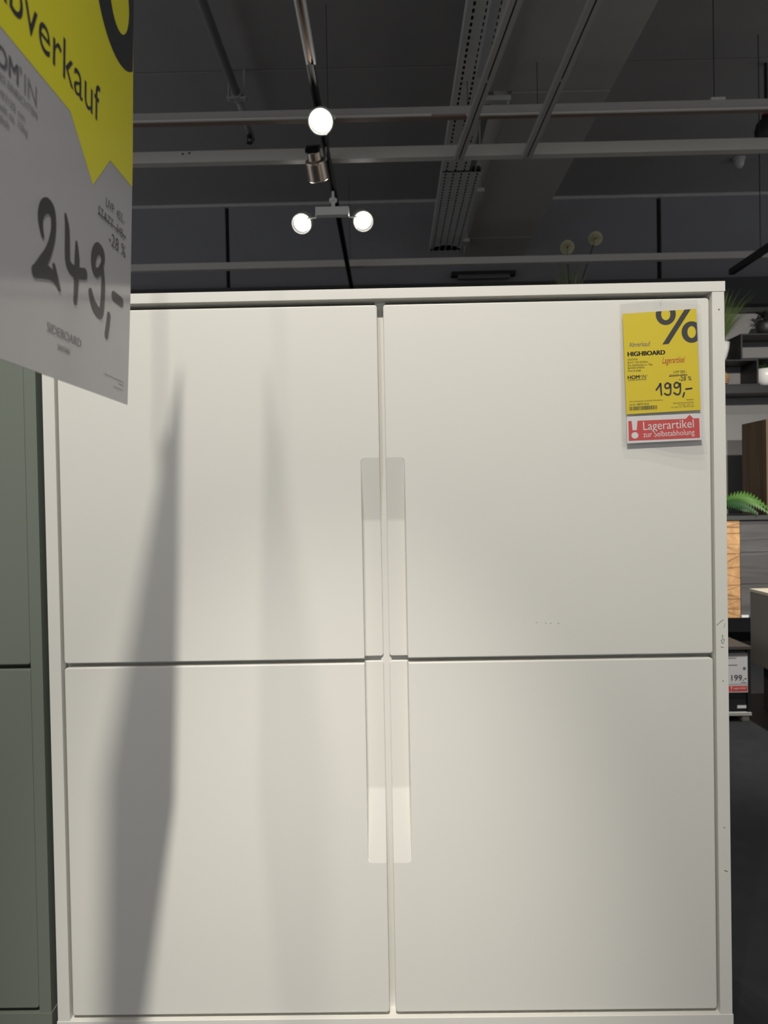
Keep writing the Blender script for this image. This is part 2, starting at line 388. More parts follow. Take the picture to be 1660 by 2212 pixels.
pen(bm, [(-0.5700, 1.2540), (-0.5670, 1.2362), (-0.5679, 1.2193), (-0.5726, 1.2040), (-0.5869, 1.2060), (-0.5952, 1.2120), (-0.5995, 1.2185)], [0.006, 0.008, 0.008, 0.009, 0.010, 0.009, 0.008], FS, 0.0009)
pen(bm, [(-0.5499, 1.2071), (-0.5525, 1.1963), (-0.5560, 1.1850)], 0.0075, FS, 0.0008)
pen(bm, [(-0.5370, 1.2324), (-0.5130, 1.2318)], 0.009, FS, 0.0008)
part_label(obj('price_figures', bm, MARK, sg), 'hand-drawn black price 249')
obj('lettering', join([text_bm("UVP  455,-", -0.5625, 1.3215, FS, 0.0007, width=0.056, height=0.0098, shear=0.1),
                       text_bm("STATT  345,-", -0.5835, 1.3050, FS, 0.0007, width=0.080, height=0.0095, shear=0.1),
                       text_bm("-28 %", -0.5530, 1.2850, FS, 0.0007, width=0.050, height=0.0140, shear=0.1),
                       stroke(bmesh.new(), [(-0.583, 1.3062), (-0.503, 1.3095)], 0.0014, FS, 0.0008)]), MARK, sg)
obj('lettering', text_bm("SIDEBOARD", -0.6935, 1.1580, FS, 0.0007, width=0.073, height=0.0085), GREYINK, sg)
obj('lettering', text_bm("SANTANA", -0.6722, 1.1458, FS, 0.0007, width=0.027, height=0.0055), GREYINK, sg)
obj('lettering', join([text_bm("*ehem. Preisempfehlung", -0.5610, 1.1415, FS, 0.0007, width=0.0575, height=0.0024),
                       text_bm("Abholpreis", -0.5047, 1.1375, FS, 0.0007, width=0.014, height=0.0024, align='RIGHT'),
                       text_bm("nur solange Vorrat", -0.5047, 1.1320, FS, 0.0007, width=0.029, height=0.0024, align='RIGHT')]), GREYINK, sg)
bm = bmesh.new(); hy = -0.62
for s in (-0.006, 0.006): obj('clip', box(SX(1.71)-0.003, SX(1.71)+0.003, hy+s-0.004, hy+s+0.004, 1.700, 1.735, bev=0.001), CORD, sg)
bm = tube(bmesh.new(), [(SX(1.71), hy, 1.733), (SX(1.71), hy-0.02, 1.76), (SX(1.71), hy-0.004, 1.80), (SX(1.71), hy+0.004, 1.90), (SX(1.71), hy, 4.029)], 0.0022, 6)
obj('hanging_cord', bm, CORD, sg)

# ================================================================== SMALL PRICE TAG ON THE WHITE DOOR
LX0, LZ0 = 0.4989, 1.2190                         # middle of the tag; layout units of 0.143 mm below
LA = (0.0001429, -0.0000027); LB = (-0.0000020, -0.0001431)
def lab(cx, cy): return (LX0+LA[0]*(cx-690)+LB[0]*(cy-1100), LZ0+LA[1]*(cx-690)+LB[1]*(cy-1100))
K = LA[0]; ANG = 0.0343
FL = Frame((0, -0.0045, 0), (1, 0, 0), (0, 0, 1), (0, -1, 0))
tg = thing('price_tag', 'yellow price tag with red strip in a clear sleeve, hung on the white door', 'sign', (0.499, -0.0045, 1.22))
def sheet(corners, yfun, n=14, mth=18):
    bm = bmesh.new(); g = {}
    (ax, ay), (bx_, by), (cx, cy), (dx, dy) = corners
    for i in range(n+1):
        for j in range(mth+1):
            a, b = i/n, j/mth
            X = (ax*(1-a)+bx_*a)*(1-b)+(dx*(1-a)+cx*a)*b; Y = (ay*(1-a)+by*a)*(1-b)+(dy*(1-a)+cy*a)*b
            Y += 70*math.sin(math.pi*a)*math.cos(math.pi*a)*-0.6*b**6 - (22*math.sin(math.pi*a)*(1-b)**8)
            x, z = lab(X, Y); g[i, j] = bm.verts.new((x, yfun(a, b), z))
    for i in range(n):
        for j in range(mth): bm.faces.new((g[i, j], g[i, j+1], g[i+1, j+1], g[i+1, j]))
    return bm
fb = lambda a, b: -0.0098-0.0010*math.sin(math.pi*a)-0.013*max(0, b-0.80)/0.2*(0.35+0.65*a)
bb = lambda a, b: 0.0032-0.0006-0.010*max(0, b-0.84)/0.16*(0.35+0.65*a)
part_label(obj('sleeve', join([sheet([(132, 205), (1140, 222), (1196, 2115), (158, 2022)], fb), sheet([(140, 190), (1135, 128), (1190, 2100), (162, 2010)], bb)]), CLEAR, tg, True), 'clear plastic sleeve')
bm = bmesh.new(); prism(bm, [FL(*lab(*p)) for p in ((215, 1595), (1155, 1540), (1095, 262), (165, 325))], (0, -1, 0), 0.0004); obj('yellow_card', bm, YEL, tg)
bm = bmesh.new(); prism(bm, [FL(*lab(*p), 0.0012) for p in ((222, 1965), (1170, 1918), (1150, 1582), (215, 1625))], (0, -1, 0), 0.0004); obj('strip_card', bm, PRINTW, tg)
bm = flat(bmesh.new(), [lab(*p) for p in ((242, 1932), (1142, 1893), (1132, 1645), (1060, 1648), (1010, 1602), (962, 1652), (235, 1682))], FL, 0.0015)
bmesh.ops.triangulate(bm, faces=bm.faces); obj('red_panel', bm, RED, tg)
FR = Frame(FL.o, FL.r, FL.u, FL.n)
def lt(body, cx, cy, wpx, hpx, lift=0.0004, **k):
    x, z = lab(cx, cy); return text_bm(body, x, z, FL, lift, width=wpx*K, height=hpx*K if hpx else None, angle=ANG, **k)
obj('lettering', join([lt('Lagerartikel', 425, 1797, 640, 105, 0.0019), lt('zur Selbstabholung', 425, 1888, 650, 70, 0.0019)]), PRINTW, tg)
bm = flat(bmesh.new(), [lab(*p) for p in ((275, 1672), (350, 1668), (342, 1797), (288, 1799))], FL, 0.0018)
c_ = lab(318, 1863); ring2(bm, c_, (44*K, 41*K), (0.0001, 0.0001), FL, 0.0018)
obj('exclamation_mark', bm, PRINTW, tg)
bm = ring2(bmesh.new(), lab(710, 330), (127*K, 135*K), (58*K, 76*K), FL, 0.0004)
p_, q_ = Vector((*lab(165, 325), 0)), Vector((*lab(1095, 262), 0)); e = (q_-p_).normalized()
clip(bm, (p_.x, 0, p_.y), (-e.y, 0, e.x))
bm2 = ring2(bmesh.new(), lab(1038, 555), (127*K, 135*K), (54*K, 76*K), FL, 0.0004)
p_, q_ = Vector((*lab(1095, 262), 0)), Vector((*lab(1155, 1540), 0)); e = (q_-p_).normalized()
clip(bm2, (p_.x, 0, p_.y), (-e.y, 0, e.x))
bm3 = flat(bmesh.new(), [lab(*p) for p in ((668, 712), (748, 703), (1025, 267), (948, 272))], FL, 0.0004)
obj('percent_symbol', join([bm, bm2, bm3]), mat('charcoal_print', (0.042, 0.042, 0.038), 0.5), tg)
obj('lettering', lt('Abverkauf', 248, 742, 270, 58), GREYINK, tg)
obj('lettering', bold(lambda d: lt('HIGHBOARD', 232+d, 861, 470, 55), 2.6, 4), INK, tg)
DIMI = mat('thin_dark_print', (0.10, 0.09, 0.03), 0.5)
obj('lettering', join([lt('SANTANA', 230, 915, 125, 24), lt('B/H/T: 125/135/35cm', 230, 953, 255, 24), lt('Max. Belastbarkeit ca.: 15kg', 230, 988, 310, 24), lt('Beimöbel erhältlich', 230, 1021, 212, 26), lt('Ware ist zerlegt', 230, 1057, 168, 24)]), DIMI, tg)
obj('lettering', join([bold(lambda d: lt('HOM', 232+d, 1150, 148, 44), 2.5), lt("'", 388, 1148, 10, 44), lt('IN', 408, 1140, 54, 44), lt('®', 466, 1108, 14, 14), lt('JUNGES EINRICHTEN', 235, 1172, 230, 18)]), mat('dark_logo_print', (0.07, 0.065, 0.04), 0.5), tg)
part_label(obj('lettering', lt('Lagerartikel', 668, 952, 290, 76, shear=0.35, offset=0.0), REDINK, tg), 'red handwriting')
obj('lettering', join([lt('UVP 355,-', 810, 1075, 165, 30, shear=0.1), lt('STATT 275,-', 757, 1122, 225, 28, shear=0.1), lt('-28 %', 878, 1172, 158, 52, shear=0.1),
                       stroke(bmesh.new(), [lab(757, 1112), lab(985, 1094)], 5*K, FL, 0.0005)]), MARK, tg)
bm = bmesh.new()
for pts, ws in ((((592, 1285), (625, 1240), (645, 1205), (650, 1280), (657, 1348)), 21), (((768, 1225), (735, 1198), (702, 1225), (712, 1262), (750, 1258), (772, 1215)), 20), (((772, 1215), (774, 1280), (768, 1335), (735, 1350), (697, 1332)), 20),
                (((880, 1212), (848, 1190), (818, 1220), (830, 1256), (868, 1250), (893, 1205)), 20), (((893, 1205), (897, 1270), (888, 1328), (855, 1345), (815, 1322)), 20), (((945, 1322), (930, 1372)), 20), (((966, 1276), (1040, 1266)), 19)):
    stroke(bm, [lab(*p) for p in pts], ws*K, FL, 0.0006)
part_label(obj('price_figures', bm, MARK, tg), 'hand-drawn black price 199')
obj('lettering', join([lt('*ehem. Preisempfehlung **unverbindliche Preisempfehlung', 250, 1442, 425, 17), lt('Art.Nr. 08870125/02', 250, 1487, 252, 26),
                       lt('Abholpreis', 972, 1418, 90, 18), lt('Skonto-bereits-berücksichtigt', 808, 1462, 255, 18), lt('inkl. MwSt. / 0101 / 1.1', 872, 1486, 195, 15), lt('Nr. 22.02 / 101 / (00) 05.01.2025', 785, 1514, 285, 15)]), DIMI, tg)
bm = bmesh.new(); cxp = 252; rb = random.Random(3)
while cxp < 604:
    wd = rb.choice((3, 4, 6, 9)); flat(bm, [lab(cxp, 1548-0.053*(cxp-252)), lab(cxp+wd, 1548-0.053*(cxp+wd-252)), lab(cxp+wd-1, 1499-0.053*(cxp-252)), lab(cxp-1, 1499-0.053*(cxp-252))], FL, 0.0004); cxp += wd+rb.choice((3, 4, 6))
obj('barcode', bm, INK, tg)
x_, z_ = lab(608, 170)
obj('hook', tube(bmesh.new(), [(x_-0.005, 0.002, z_+0.012), (x_-0.004, -0.007, z_+0.010), (x_, -0.011, z_), (x_+0.003, -0.011, z_-0.010), (x_+0.005, -0.010, z_), (x_+0.005, -0.006, z_+0.010)], 0.0006, 6), CLEAR, tg, True)

# ================================================================== CEILING FITTINGS
def wires(parent, pts, z0, rad=0.003, name='suspension_wire', m=None, top=4.029):
    for x, y in pts: obj(name, tube(bmesh.new(), [(x, y, z0), (x, y, top)], rad, 6), m or BLK, parent)
tb = thing('ceiling_beam', 'near white ceiling beam just behind the lower ends of the slotted channels', 'beam', (0, 3.20, 3.083), 'white cross beams under the ceiling')
obj('profile', box(-5.5, 6.5, 3.17, 3.23, 3.083, 3.152, bev=0.002), ALU, tb)
bm = bmesh.new()
for x, z in ((-1.2326, 3.1337), (-1.1927, 3.1384)): lathe(bm, [(0, 0.001), (0.006, 0.001), (0.006, -0.001)], Matrix.Translation((x, 3.169, z)) @ Matrix.Rotation(math.pi/2, 4, 'X'), 12)
obj('screw_hole', bm, BLK, tb)['kind'] = 'stuff'
wires(tb, [(-3.5, 3.20), (4.8, 3.20)], 3.148)
tb = thing('ceiling_beam', 'farther white ceiling beam, low above the top of the white highboard', 'beam', (0, 5.34, 3.109), 'white cross beams under the ceiling')
obj('profile', box(-6, 3.33, 5.31, 5.37, 3.109, 3.169, bev=0.002), ALU, tb)
obj('profile', box(3.345, 6, 5.31, 5.37, 3.109, 3.169, bev=0.002), ALU, tb)
wires(tb, [(x, 5.34) for x in (-4.4, 4.4)], 3.165)

tr = thing('lighting_track', 'thin two-tone cross track hung behind the topmost lit spotlight', 'track', (0, 2.78, 3.118))
obj('rail', box(-5, 5, 2.765, 2.815, 3.128, 3.172, bev=0.002), ALUG, tr)
obj('rail_lip', box(-5, 0.26, 2.755, 2.768, 3.118, 3.129, bev=0.001), ALU, tr)
obj('rail_lip', box(0.45, 5, 2.755, 2.768, 3.112, 3.123, bev=0.001), ALU, tr)
obj('rail_groove', box(-5, 5, 2.768, 2.81, 3.117, 3.129), mat('dull_copper_strip', (0.22, 0.16, 0.13), 0.5), tr)
wires(tr, [(1.825, 2.79), (-3.2, 2.79)], 3.168, 0.0025)
bm = bx(bmesh.new(), 1.80, 1.88, 2.77, 2.81, 3.172, 3.190, bev=0.002); obj('wire_clamp', bm, ALU, tr)

TZ = 3.05
tr = thing('lighting_track', 'lengthwise spotlight track, white near the camera and black beyond', 'track', (-0.355, 2.0, TZ))
def channel(bm, xc, ya, yb, z, wd=0.040, h=0.032):
    bx(bm, xc-wd/2, xc-wd/2+0.010, ya, yb, z, z+h); bx(bm, xc+wd/2-0.010, xc+wd/2, ya, yb, z, z+h); bx(bm, xc-wd/2+0.0095, xc+wd/2-0.0095, ya, yb, z+0.018, z+h)
    return bm
part_label(obj('rail', channel(bmesh.new(), -0.340, -3.2, 2.14, TZ, 0.046), LAMPW, tr), 'white rail')
part_label(obj('rail', channel(bmesh.new(), -0.347, 2.14, 6.09, TZ, 0.036), BLK, tr), 'black rail')
obj('contact_strip', box(-0.345, -0.335, -3.2, 2.14, TZ+0.010, TZ+0.0185), mat('copper', (0.5, 0.3, 0.2), 0.3, metal=1.0), tr)
wires(tr, [(-0.345, y) for y in (-2.5, 0.2, 3.2, 5.6)], TZ+0.03, 0.002)

def spot(label, loc, d, power, lit=True, body=LAMPW, r=0.066, group='track spotlights', blend=0.6, cone=40, mount=None, size=0.035, core=None):
    """a track spotlight: loc is the centre of its lens, d the direction it shines"""
    loc = Vector(loc); t = thing('track_spotlight', label, 'spotlight', loc, group)
    M = aim(loc, d)
    obj('lamp_body', lathe(bmesh.new(), [(0, 0.150), (0.62*r, 0.150), (0.66*r, 0.147), (0.66*r, 0.105), (0.93*r, 0.098), (0.96*r, 0.09), (r, 0.004), (r, -0.004), (0.95*r, -0.004), (0.93*r, 0.020), (0, 0.021)], M), body, t, False)
    obj('lamp_reflector', lathe(bmesh.new(), [(0.70*r, 0.0195), (0.93*r, 0.004), (0.932*r, 0.0198)], M), REFL, t)
    bm = bmesh.new()
    for k in range(9): bx(bm, -0.62*r+k*0.155*r-0.0015, -0.62*r+k*0.155*r+0.0015, -0.55*r, 0.55*r, 0.150, 0.172, M=M)
    obj('cooling_fin', bm, ALU if body is LAMPW else BLK, t)['kind'] = 'stuff'
    obj('lamp_lens', lathe(bmesh.new(), [(0, 0.004), (0.45*r, 0.006), (0.74*r, 0.0145), (0.74*r, 0.019)], M), GLOW if lit else DIM, t)
    bm = bmesh.new(); n = 40; rb = 0.0035
    ringv = [[bm.verts.new(M @ Vector(((0.965*r+rb*math.cos(a))*math.cos(2*math.pi*k/n), (0.965*r+rb*math.cos(a))*math.sin(2*math.pi*k/n), -0.004+rb*math.sin(a)))) for a in (0, 1.05, 2.1, 3.14, 4.2, 5.25)] for k in range(n)]
    for k in range(n):
        for q in range(6): bm.faces.new((ringv[k][q], ringv[(k+1) % n][q], ringv[(k+1) % n][(q+1) % 6], ringv[k][(q+1) % 6]))
    obj('lamp_ring', bm, body, t, True)
    top = M @ Vector((0, 0, 0.09))
    mx = Vector(mount) if mount else Vector((-0.343, top.y+0.03, TZ))
    side = M @ Vector((r+0.004 if mx.x > top.x else -r-0.004, 0, 0.09))
    obj('bracket', tube(bmesh.new(), [side, Vector((side.x, side.y, max(side.z, top.z)+0.015)), Vector((mx.x, mx.y, mx.z-0.03)), mx], 0.005, 8), body if body is LAMPW else ALUG, t)
    if lit:
        ld = bpy.data.lights.new('spot_beam', 'SPOT'); ld.energy = power; ld.color = WARM; ld.spot_size = math.radians(cone*2); ld.spot_blend = blend; ld.shadow_soft_size = size
        lo = bpy.data.objects.new('spot_beam', ld); C.objects.link(lo); lo.parent = t
        lo.matrix_local = Matrix.Translation(-loc) @ M @ Matrix.Translation((0, 0, -0.02))
        if core:                                   # the bright middle of the reflector's beam
            ld = bpy.data.lights.new('spot_core', 'SPOT'); ld.energy = core[0]; ld.color = WARM; ld.spot_size = math.radians(core[1]*2); ld.spot_blend = 1.0; ld.shadow_soft_size = size
            lc_ = bpy.data.objects.new('spot_core', ld); C.objects.link(lc_); lc_.parent = t
            lc_.matrix_local = Matrix.Translation(-loc) @ aim(loc, core[2]) @ Matrix.Translation((0, 0, -0.02))
    return t
spot('topmost lit spotlight, largest and brightest of the lit ones', (-0.324, 2.423, 2.93), (0.02, -0.85, -0.55), P_BACK, r=0.064)
spot('lit spotlight at the left end of the white adapter bar', (-0.587, 3.793, 2.93), (-0.05, -0.85, -0.5), P_BACK, r=0.070, mount=(-0.465, 3.60, 2.925))
spot('lit spotlight at the right end of the white adapter bar', (-0.160, 3.775, 2.93), (0.12, -0.85, -0.5), P_BACK, r=0.070, mount=(-0.25, 3.60, 2.925))
spot('unlit metal spotlight pointing away, just below the topmost lit one', (-0.392, 2.985, 2.893), (0.10, 0.62, -0.60), 0, lit=False, body=CHROME, r=0.060)
spot('spotlight above and behind the camera, to its right', (-0.02, -1.86, 2.98), (-0.12, 1.86, -1.95), P_RIGHT_FRONT, r=0.064, mount=(-0.343, -1.84, TZ), cone=40, blend=0.8, core=(P_CORE, 12.5, (-0.13, 1.86, -3.00)))
spot('spotlight above and behind the camera, to its left', (-0.455, -1.86, 2.98), (0.15, 1.86, -1.9), P_LEFT_FRONT, r=0.064, mount=(-0.343, -1.93, TZ), cone=40, blend=0.8)
# adapter bar between the two far spotlights
ad = thing('spotlight_adapter', 'white adapter bar hanging from the track between two lit spotlights', 'adapter', (-0.357, 3.58, 2.90))
obj('housing', box(-0.467, -0.247, 3.545, 3.60, 2.892, 2.946, bev=0.003), LAMPW, ad)
bm = lathe(bmesh.new(), [(0, 0), (0.012, 0), (0.012, 0.035), (0.026, 0.04), (0.026, 0.058), (0.010, 0.066), (0.008, 0.108), (0, 0.108)], Matrix.Translation((-0.350, 3.565, 2.944)), 16)
obj('stem', bm, LAMPW, ad)

for xa, ya, xb, yb_, tail in ((0.664, 0.30, 0.443, 3.165, 'left'), (0.915, 0.30, 0.855, 3.165, 'right')):
    t = thing('slotted_channel', 'grey slotted ceiling channel, the %s of the pair hung in front of the duct' % tail, 'channel', ((xa+xb)/2, 1.7, 3.050), 'slotted channels')
    bm = bmesh.new(); d = Vector((xb-xa, yb_-ya, 0)); Ln = d.length; d.normalize(); s = Vector((d.y, -d.x, 0)); o_ = Vector((xa, ya, 3.052)); h = 0.030
    Mx = Matrix(((s.x, d.x, 0, o_.x), (s.y, d.y, 0, o_.y), (0, 0, 1, o_.z), (0, 0, 0, 1)))
    W2 = 0.027
    bx(bm, -W2, -0.0042, 0, Ln, 0, h, M=Mx); bx(bm, 0.0042, W2, 0, Ln, 0, h, M=Mx); bx(bm, -0.0055, 0.0055, 0, Ln, 0.014, h, M=Mx)
    for q in (0.0, 1.02, 2.02, Ln-0.018): bx(bm, -0.0055, 0.0055, q, min(q+0.018, Ln), 0.0003, h, M=Mx)
    obj('rail', bm, ALUG, t)
    obj('slot_lining', bx(bmesh.new(), -0.0042, 0.0042, 0.02, Ln-0.02, 0.0125, 0.0138, M=Mx), BLK, t)
    for yy, tp in (((0.55, 3.449), (2.55, 3.349)) if tail == 'left' else ((0.55, 3.449), (2.55, 3.449))): wires(t, [(Mx @ Vector((0, yy, 0))).xy], 3.078, 0.002, top=tp)

tl = thing('lamp_housing', 'pale narrow lamp housing hung between cable tray and slotted channel', 'lamp', (0.503, 1.2, 3.2))
obj('housing', box(0.481, 0.526, -1.0, 2.55, 3.2, 3.26, bev=0.004), mat('pale_housing', (0.34, 0.34, 0.35), 0.5), tl)
wires(tl, [(0.503, 2.0), (0.503, -0.5)], 3.255, 0.002, top=3.349)

# perforated cable tray: a sheet with real slots
ty = thing('cable_tray', 'perforated grey cable tray running beside the air duct', 'tray', (0.555, 3, 3.35))
Z = 3.35
def tray(X0, X1, ya, yb, n):
    bm = bmesh.new(); cols = [X0]; hole = []; p = (X1-X0)/n
    for k in range(n):
        c = X0+(k+0.5)*p; cols += [c-0.006, c+0.006]; hole.append(len(cols)-2)
    cols.append(X1); rows = [ya]; hrow = []
    while rows[-1] < yb-0.06:
        a = rows[-1]; rows += [a+0.022, a+0.052]; hrow.append(len(rows)-2)
    V = {}
    for i, x in enumerate(cols):
        for j, y in enumerate(rows): V[i, j] = bm.verts.new((x, y, Z))
    for i in range(len(cols)-1):
        for j in range(len(rows)-1):
            if i in hole and j in hrow: continue
            bm.faces.new((V[i, j], V[i, j+1], V[i+1, j+1], V[i+1, j]))
    obj('tray_bottom', bm, STEEL, ty)
    obj('tray_side', box(X0-0.003, X0, ya, rows[-1], Z-0.001, Z+0.06), STEEL, ty)
    obj('tray_side', box(X1, X1+0.003, ya, rows[-1], Z-0.001, Z+0.06), STEEL, ty)
    return rows[-1]
tray(0.405, 0.595, -0.6, 4.0, 3)
ye = tray(0.405, 0.690, 4.0, 5.68, 5)
obj('tray_end', lathe(bmesh.new(), [(0, 0), (0.143, 0), (0.143, 0.05), (0, 0.05)], Matrix.Translation((0.5475, ye, Z)), 32), STEEL, ty)
for c, ya, yb in [(0.405+0.032+0.0315*k, -0.6, 5.6) for k in range(5)]+[(0.605+0.030*k, 4.0, 5.6) for k in range(3)]:
    obj('cable', tube(bmesh.new(), [(c+0.004*math.sin(3*y+40*c), y, Z+0.030) for y in [ya+(yb-ya)*k/16 for k in range(17)]], 0.0145, 8), BLK, ty)
for ya, yb_, zz, m in ((3.17, 3.22, 3.425, STEEL), (4.45, 4.66, 3.405, STEEL), (5.55, 5.66, 3.40, STEEL)):
    obj('tray_bracket', box(0.58, 0.768, ya, yb_, zz-0.01, zz+0.02, bev=0.002), m, ty)
wires(ty, [(0.752, y) for y in (3.195, 4.55, 5.6)], 3.40, 0.006, 'threaded_rod', STEEL)

dk = thing('air_duct', 'wide smooth grey air duct running under the ceiling to the back wall', 'duct', (1.07, 2, 3.45))
for a, b, xl in ((-1.9, 0.65, 0.62), (0.67, 3.14, 0.62), (3.16, 5.62, 0.770), (5.64, 6.15, 0.770)):
    obj('duct_section', box(xl, 1.366, a, b, 3.45, 3.84, bev=0.004), DUCTM, dk)
for y, xl in ((0.66, 0.623), (3.15, 0.773), (5.63, 0.773)): obj('duct_flange', box(xl, 1.363, y-0.012, y+0.012, 3.453, 3.838, bev=0.002), DUCTM, dk)
wires(dk, [(x, y) for y in (0.2, 2.2, 4.2, 5.9) for x in (0.82, 1.31)], 3.83, 0.005, 'threaded_rod', STEEL)

PIPEM = mat('painted_pipe', (0.30, 0.295, 0.30), 0.6, noise=0.05, scale=8)
sp = thing('sprinkler_pipe', 'dark sprinkler pipe running under the ceiling left of the spotlight track', 'pipe', (-1.03, 2, 3.85))
obj('pipe', tube(bmesh.new(), [(-1.015, -2.0, 3.86), (-1.03, 3.86, 3.86)], 0.030, 14), PIPEM, sp, True)
obj('pipe', tube(bmesh.new(), [(-1.03, 3.86, 3.86), (-1.045, 4.50, 3.86)], 0.024, 14), PIPEM, sp, True)
bm = bx(bmesh.new(), -1.10, -0.96, 3.83, 3.88, 3.822, 3.836, bev=0.003); tube(bm, [(-1.085, 3.855, 3.815), (-1.085, 3.855, 4.029)], 0.009, 8); tube(bm, [(-0.975, 3.855, 3.815), (-0.975, 3.855, 4.029)], 0.009, 8)
tube(bm, [(-1.03, 3.82, 3.86), (-1.03, 3.90, 3.86)], 0.040, 16); obj('pipe_clamp', bm, PIPEM, sp)
def head(name, x, y, z, zt, m):
    b = tube(bmesh.new(), [(x, y, z), (x, y, z-0.04)], 0.010, 10); tube(b, [(x-0.014, y, z-0.03), (x-0.014, y, z-0.075)], 0.004, 6); tube(b, [(x+0.014, y, z-0.03), (x+0.014, y, z-0.075)], 0.004, 6)
    lathe(b, [(0, 0), (0.024, 0), (0.024, 0.004), (0, 0.004)], Matrix.Translation((x, y, z-0.08)), 16); tube(b, [(x, y, z), (x, y, zt)], 0.008, 8)
    tube(b, [(x, y, z-0.02), (x, y, z-0.034)], 0.020, 10)
    return b
obj('sprinkler_head', head('h', -1.040, 4.36, 3.845, 3.86, PIPEM), BLK, sp)

# ceiling sensor and dark spot at the right edge
sn = thing('ceiling_sensor', 'small dark round ceiling sensor between the two cross beams at right', 'sensor', (3.19, 5.40, 4.03))
obj('base', lathe(bmesh.new(), [(0, 0), (0.055, 0), (0.055, -0.02), (0, -0.02)], Matrix.Translation((3.19, 5.40, 4.03)), 20), STEEL, sn)
obj('sensor_dome', lathe(bmesh.new(), [(0.045, -0.02), (0.042, -0.055), (0.03, -0.08), (0, -0.088)], Matrix.Translation((3.19, 5.40, 4.03)), 20), STEEL, sn, True)
ds = thing('ceiling_projector', 'black ball-shaped ceiling spot with red collar at the right edge', 'spotlight', (2.69, 3.93, 3.56))
obj('lamp_body', lathe(bmesh.new(), [(0, -0.10), (0.045, -0.09), (0.072, -0.05), (0.078, 0.0), (0.066, 0.05), (0.035, 0.085), (0.02, 0.10), (0, 0.10)], Matrix.Translation((2.69, 3.93, 3.56)), 20), BLK, ds, True)
obj('collar', lathe(bmesh.new(), [(0, 0.10), (0.03, 0.10), (0.03, 0.115), (0, 0.115)], Matrix.Translation((2.69, 3.93, 3.56)), 16), mat('dark_red_plastic', (0.15, 0.02, 0.02), 0.5), ds)
obj('stem', tube(bmesh.new(), [(2.69, 3.93, 3.67), (2.69, 3.93, 4.03)], 0.012, 8), BLK, ds)

bt = thing('batten_lamp', 'dark unlit batten lamp on the back wall below the duct', 'lamp', (0.96, 6.10, 3.22))
obj('lamp_base', box(0.64, 1.28, 6.06, 6.165, 3.235, 3.275, bev=0.005), BLACKP, bt)
obj('lamp_cover', box(0.70, 1.22, 6.04, 6.11, 3.195, 3.236, bev=0.010), mat('dull_lamp_cover', (0.10, 0.10, 0.105), 0.4), bt)

dr = thing('dark_rail', 'black lengthwise rail at the upper right, crossing the farther white beam', 'rail', (2.475, 3, 2.57))
obj('profile', box(2.455, 2.495, 0.5, 4.02, 2.58, 2.62, bev=0.002), BLK, dr)
wires(dr, [(2.475, 1.0), (2.475, 3.6)], 2.61)

# ================================================================== FAR PLANT ON A WARDROBE BEHIND
wr = thing('wardrobe', 'black wardrobe standing hidden behind the white highboard, under the globe-flower plant', 'wardrobe', (1.72, 5.76, 0))
obj('body', box(1.25, 2.22, 5.52, 6.02, 0.0, 2.40, bev=0.003), BLK, wr)
for a in (1.255, 1.738):
    dd = obj('door', box(a, a+0.477, 5.50, 5.52, 0.06, 2.39, bev=0.002), BLK, wr)
    obj('handle', box(a+(0.45 if a < 1.5 else 0.015), a+(0.462 if a < 1.5 else 0.027), 5.48, 5.50, 0.9, 1.2, bev=0.002), STEEL, dd)
GRASS = mat('grass_green', (0.10, 0.15, 0.035), 0.6, noise=0.3, scale=12)
DKG = mat('dark_leaf_green', (0.020, 0.045, 0.015), 0.5, noise=0.3, scale=20)
def blades(c, n, h0, h1, spread, wd=0.005, lean=None, rs=1):
    bm = bmesh.new(); rr = random.Random(rs); c = Vector(c)
    for k in range(n):
        a = rr.uniform(0, 2*math.pi); h = rr.uniform(h0, h1); s = rr.uniform(0.15, 1)*spread
        d = Vector((math.cos(a), math.sin(a), 0)); b = c+d*rr.uniform(0, 0.02)
        tn = Vector((-d.y, d.x, 0)).lerp(Vector((1, 0, 0)), 0.5).normalized()
        if tn.length < 0.1: tn = Vector((1, 0, 0))
        pr = None
        for q in range(5):
            t = q/4; p = b + d*s*t**1.7 + Vector((0, 0, h*t*(1-0.12*t*s/spread)))
            ww = wd*(1-t)**0.7+0.0006
            cur = (bm.verts.new(p-tn*ww/2), bm.verts.new(p+tn*ww/2))
            if pr: bm.faces.new((pr[0], pr[1], cur[1], cur[0]))
            pr = cur
    return bm
dl = thing('globe_flower_plant', 'artificial plant with two pale globe seed heads rising behind the highboard', 'plant', (1.73, 5.75, 2.40))
obj('planter', lathe(bmesh.new(), [(0, 0), (0.09, 0), (0.11, 0.02), (0.13, 0.26), (0.12, 0.26), (0.105, 0.22), (0, 0.22)], Matrix.Translation((1.73, 5.75, 2.40)), 28), BLK, dl, True)
g = obj('grass_tuft', blades((1.73, 5.75, 2.61), 90, 0.50, 0.72, 0.20, 0.013, rs=4), mat('grey_green_blade', (0.24, 0.27, 0.14), 0.6, noise=0.3, scale=10), dl); g['kind'] = 'stuff'
SEED = mat('pale_seed_fluff', (0.85, 0.82, 0.58), 0.9, noise=0.15, scale=30)
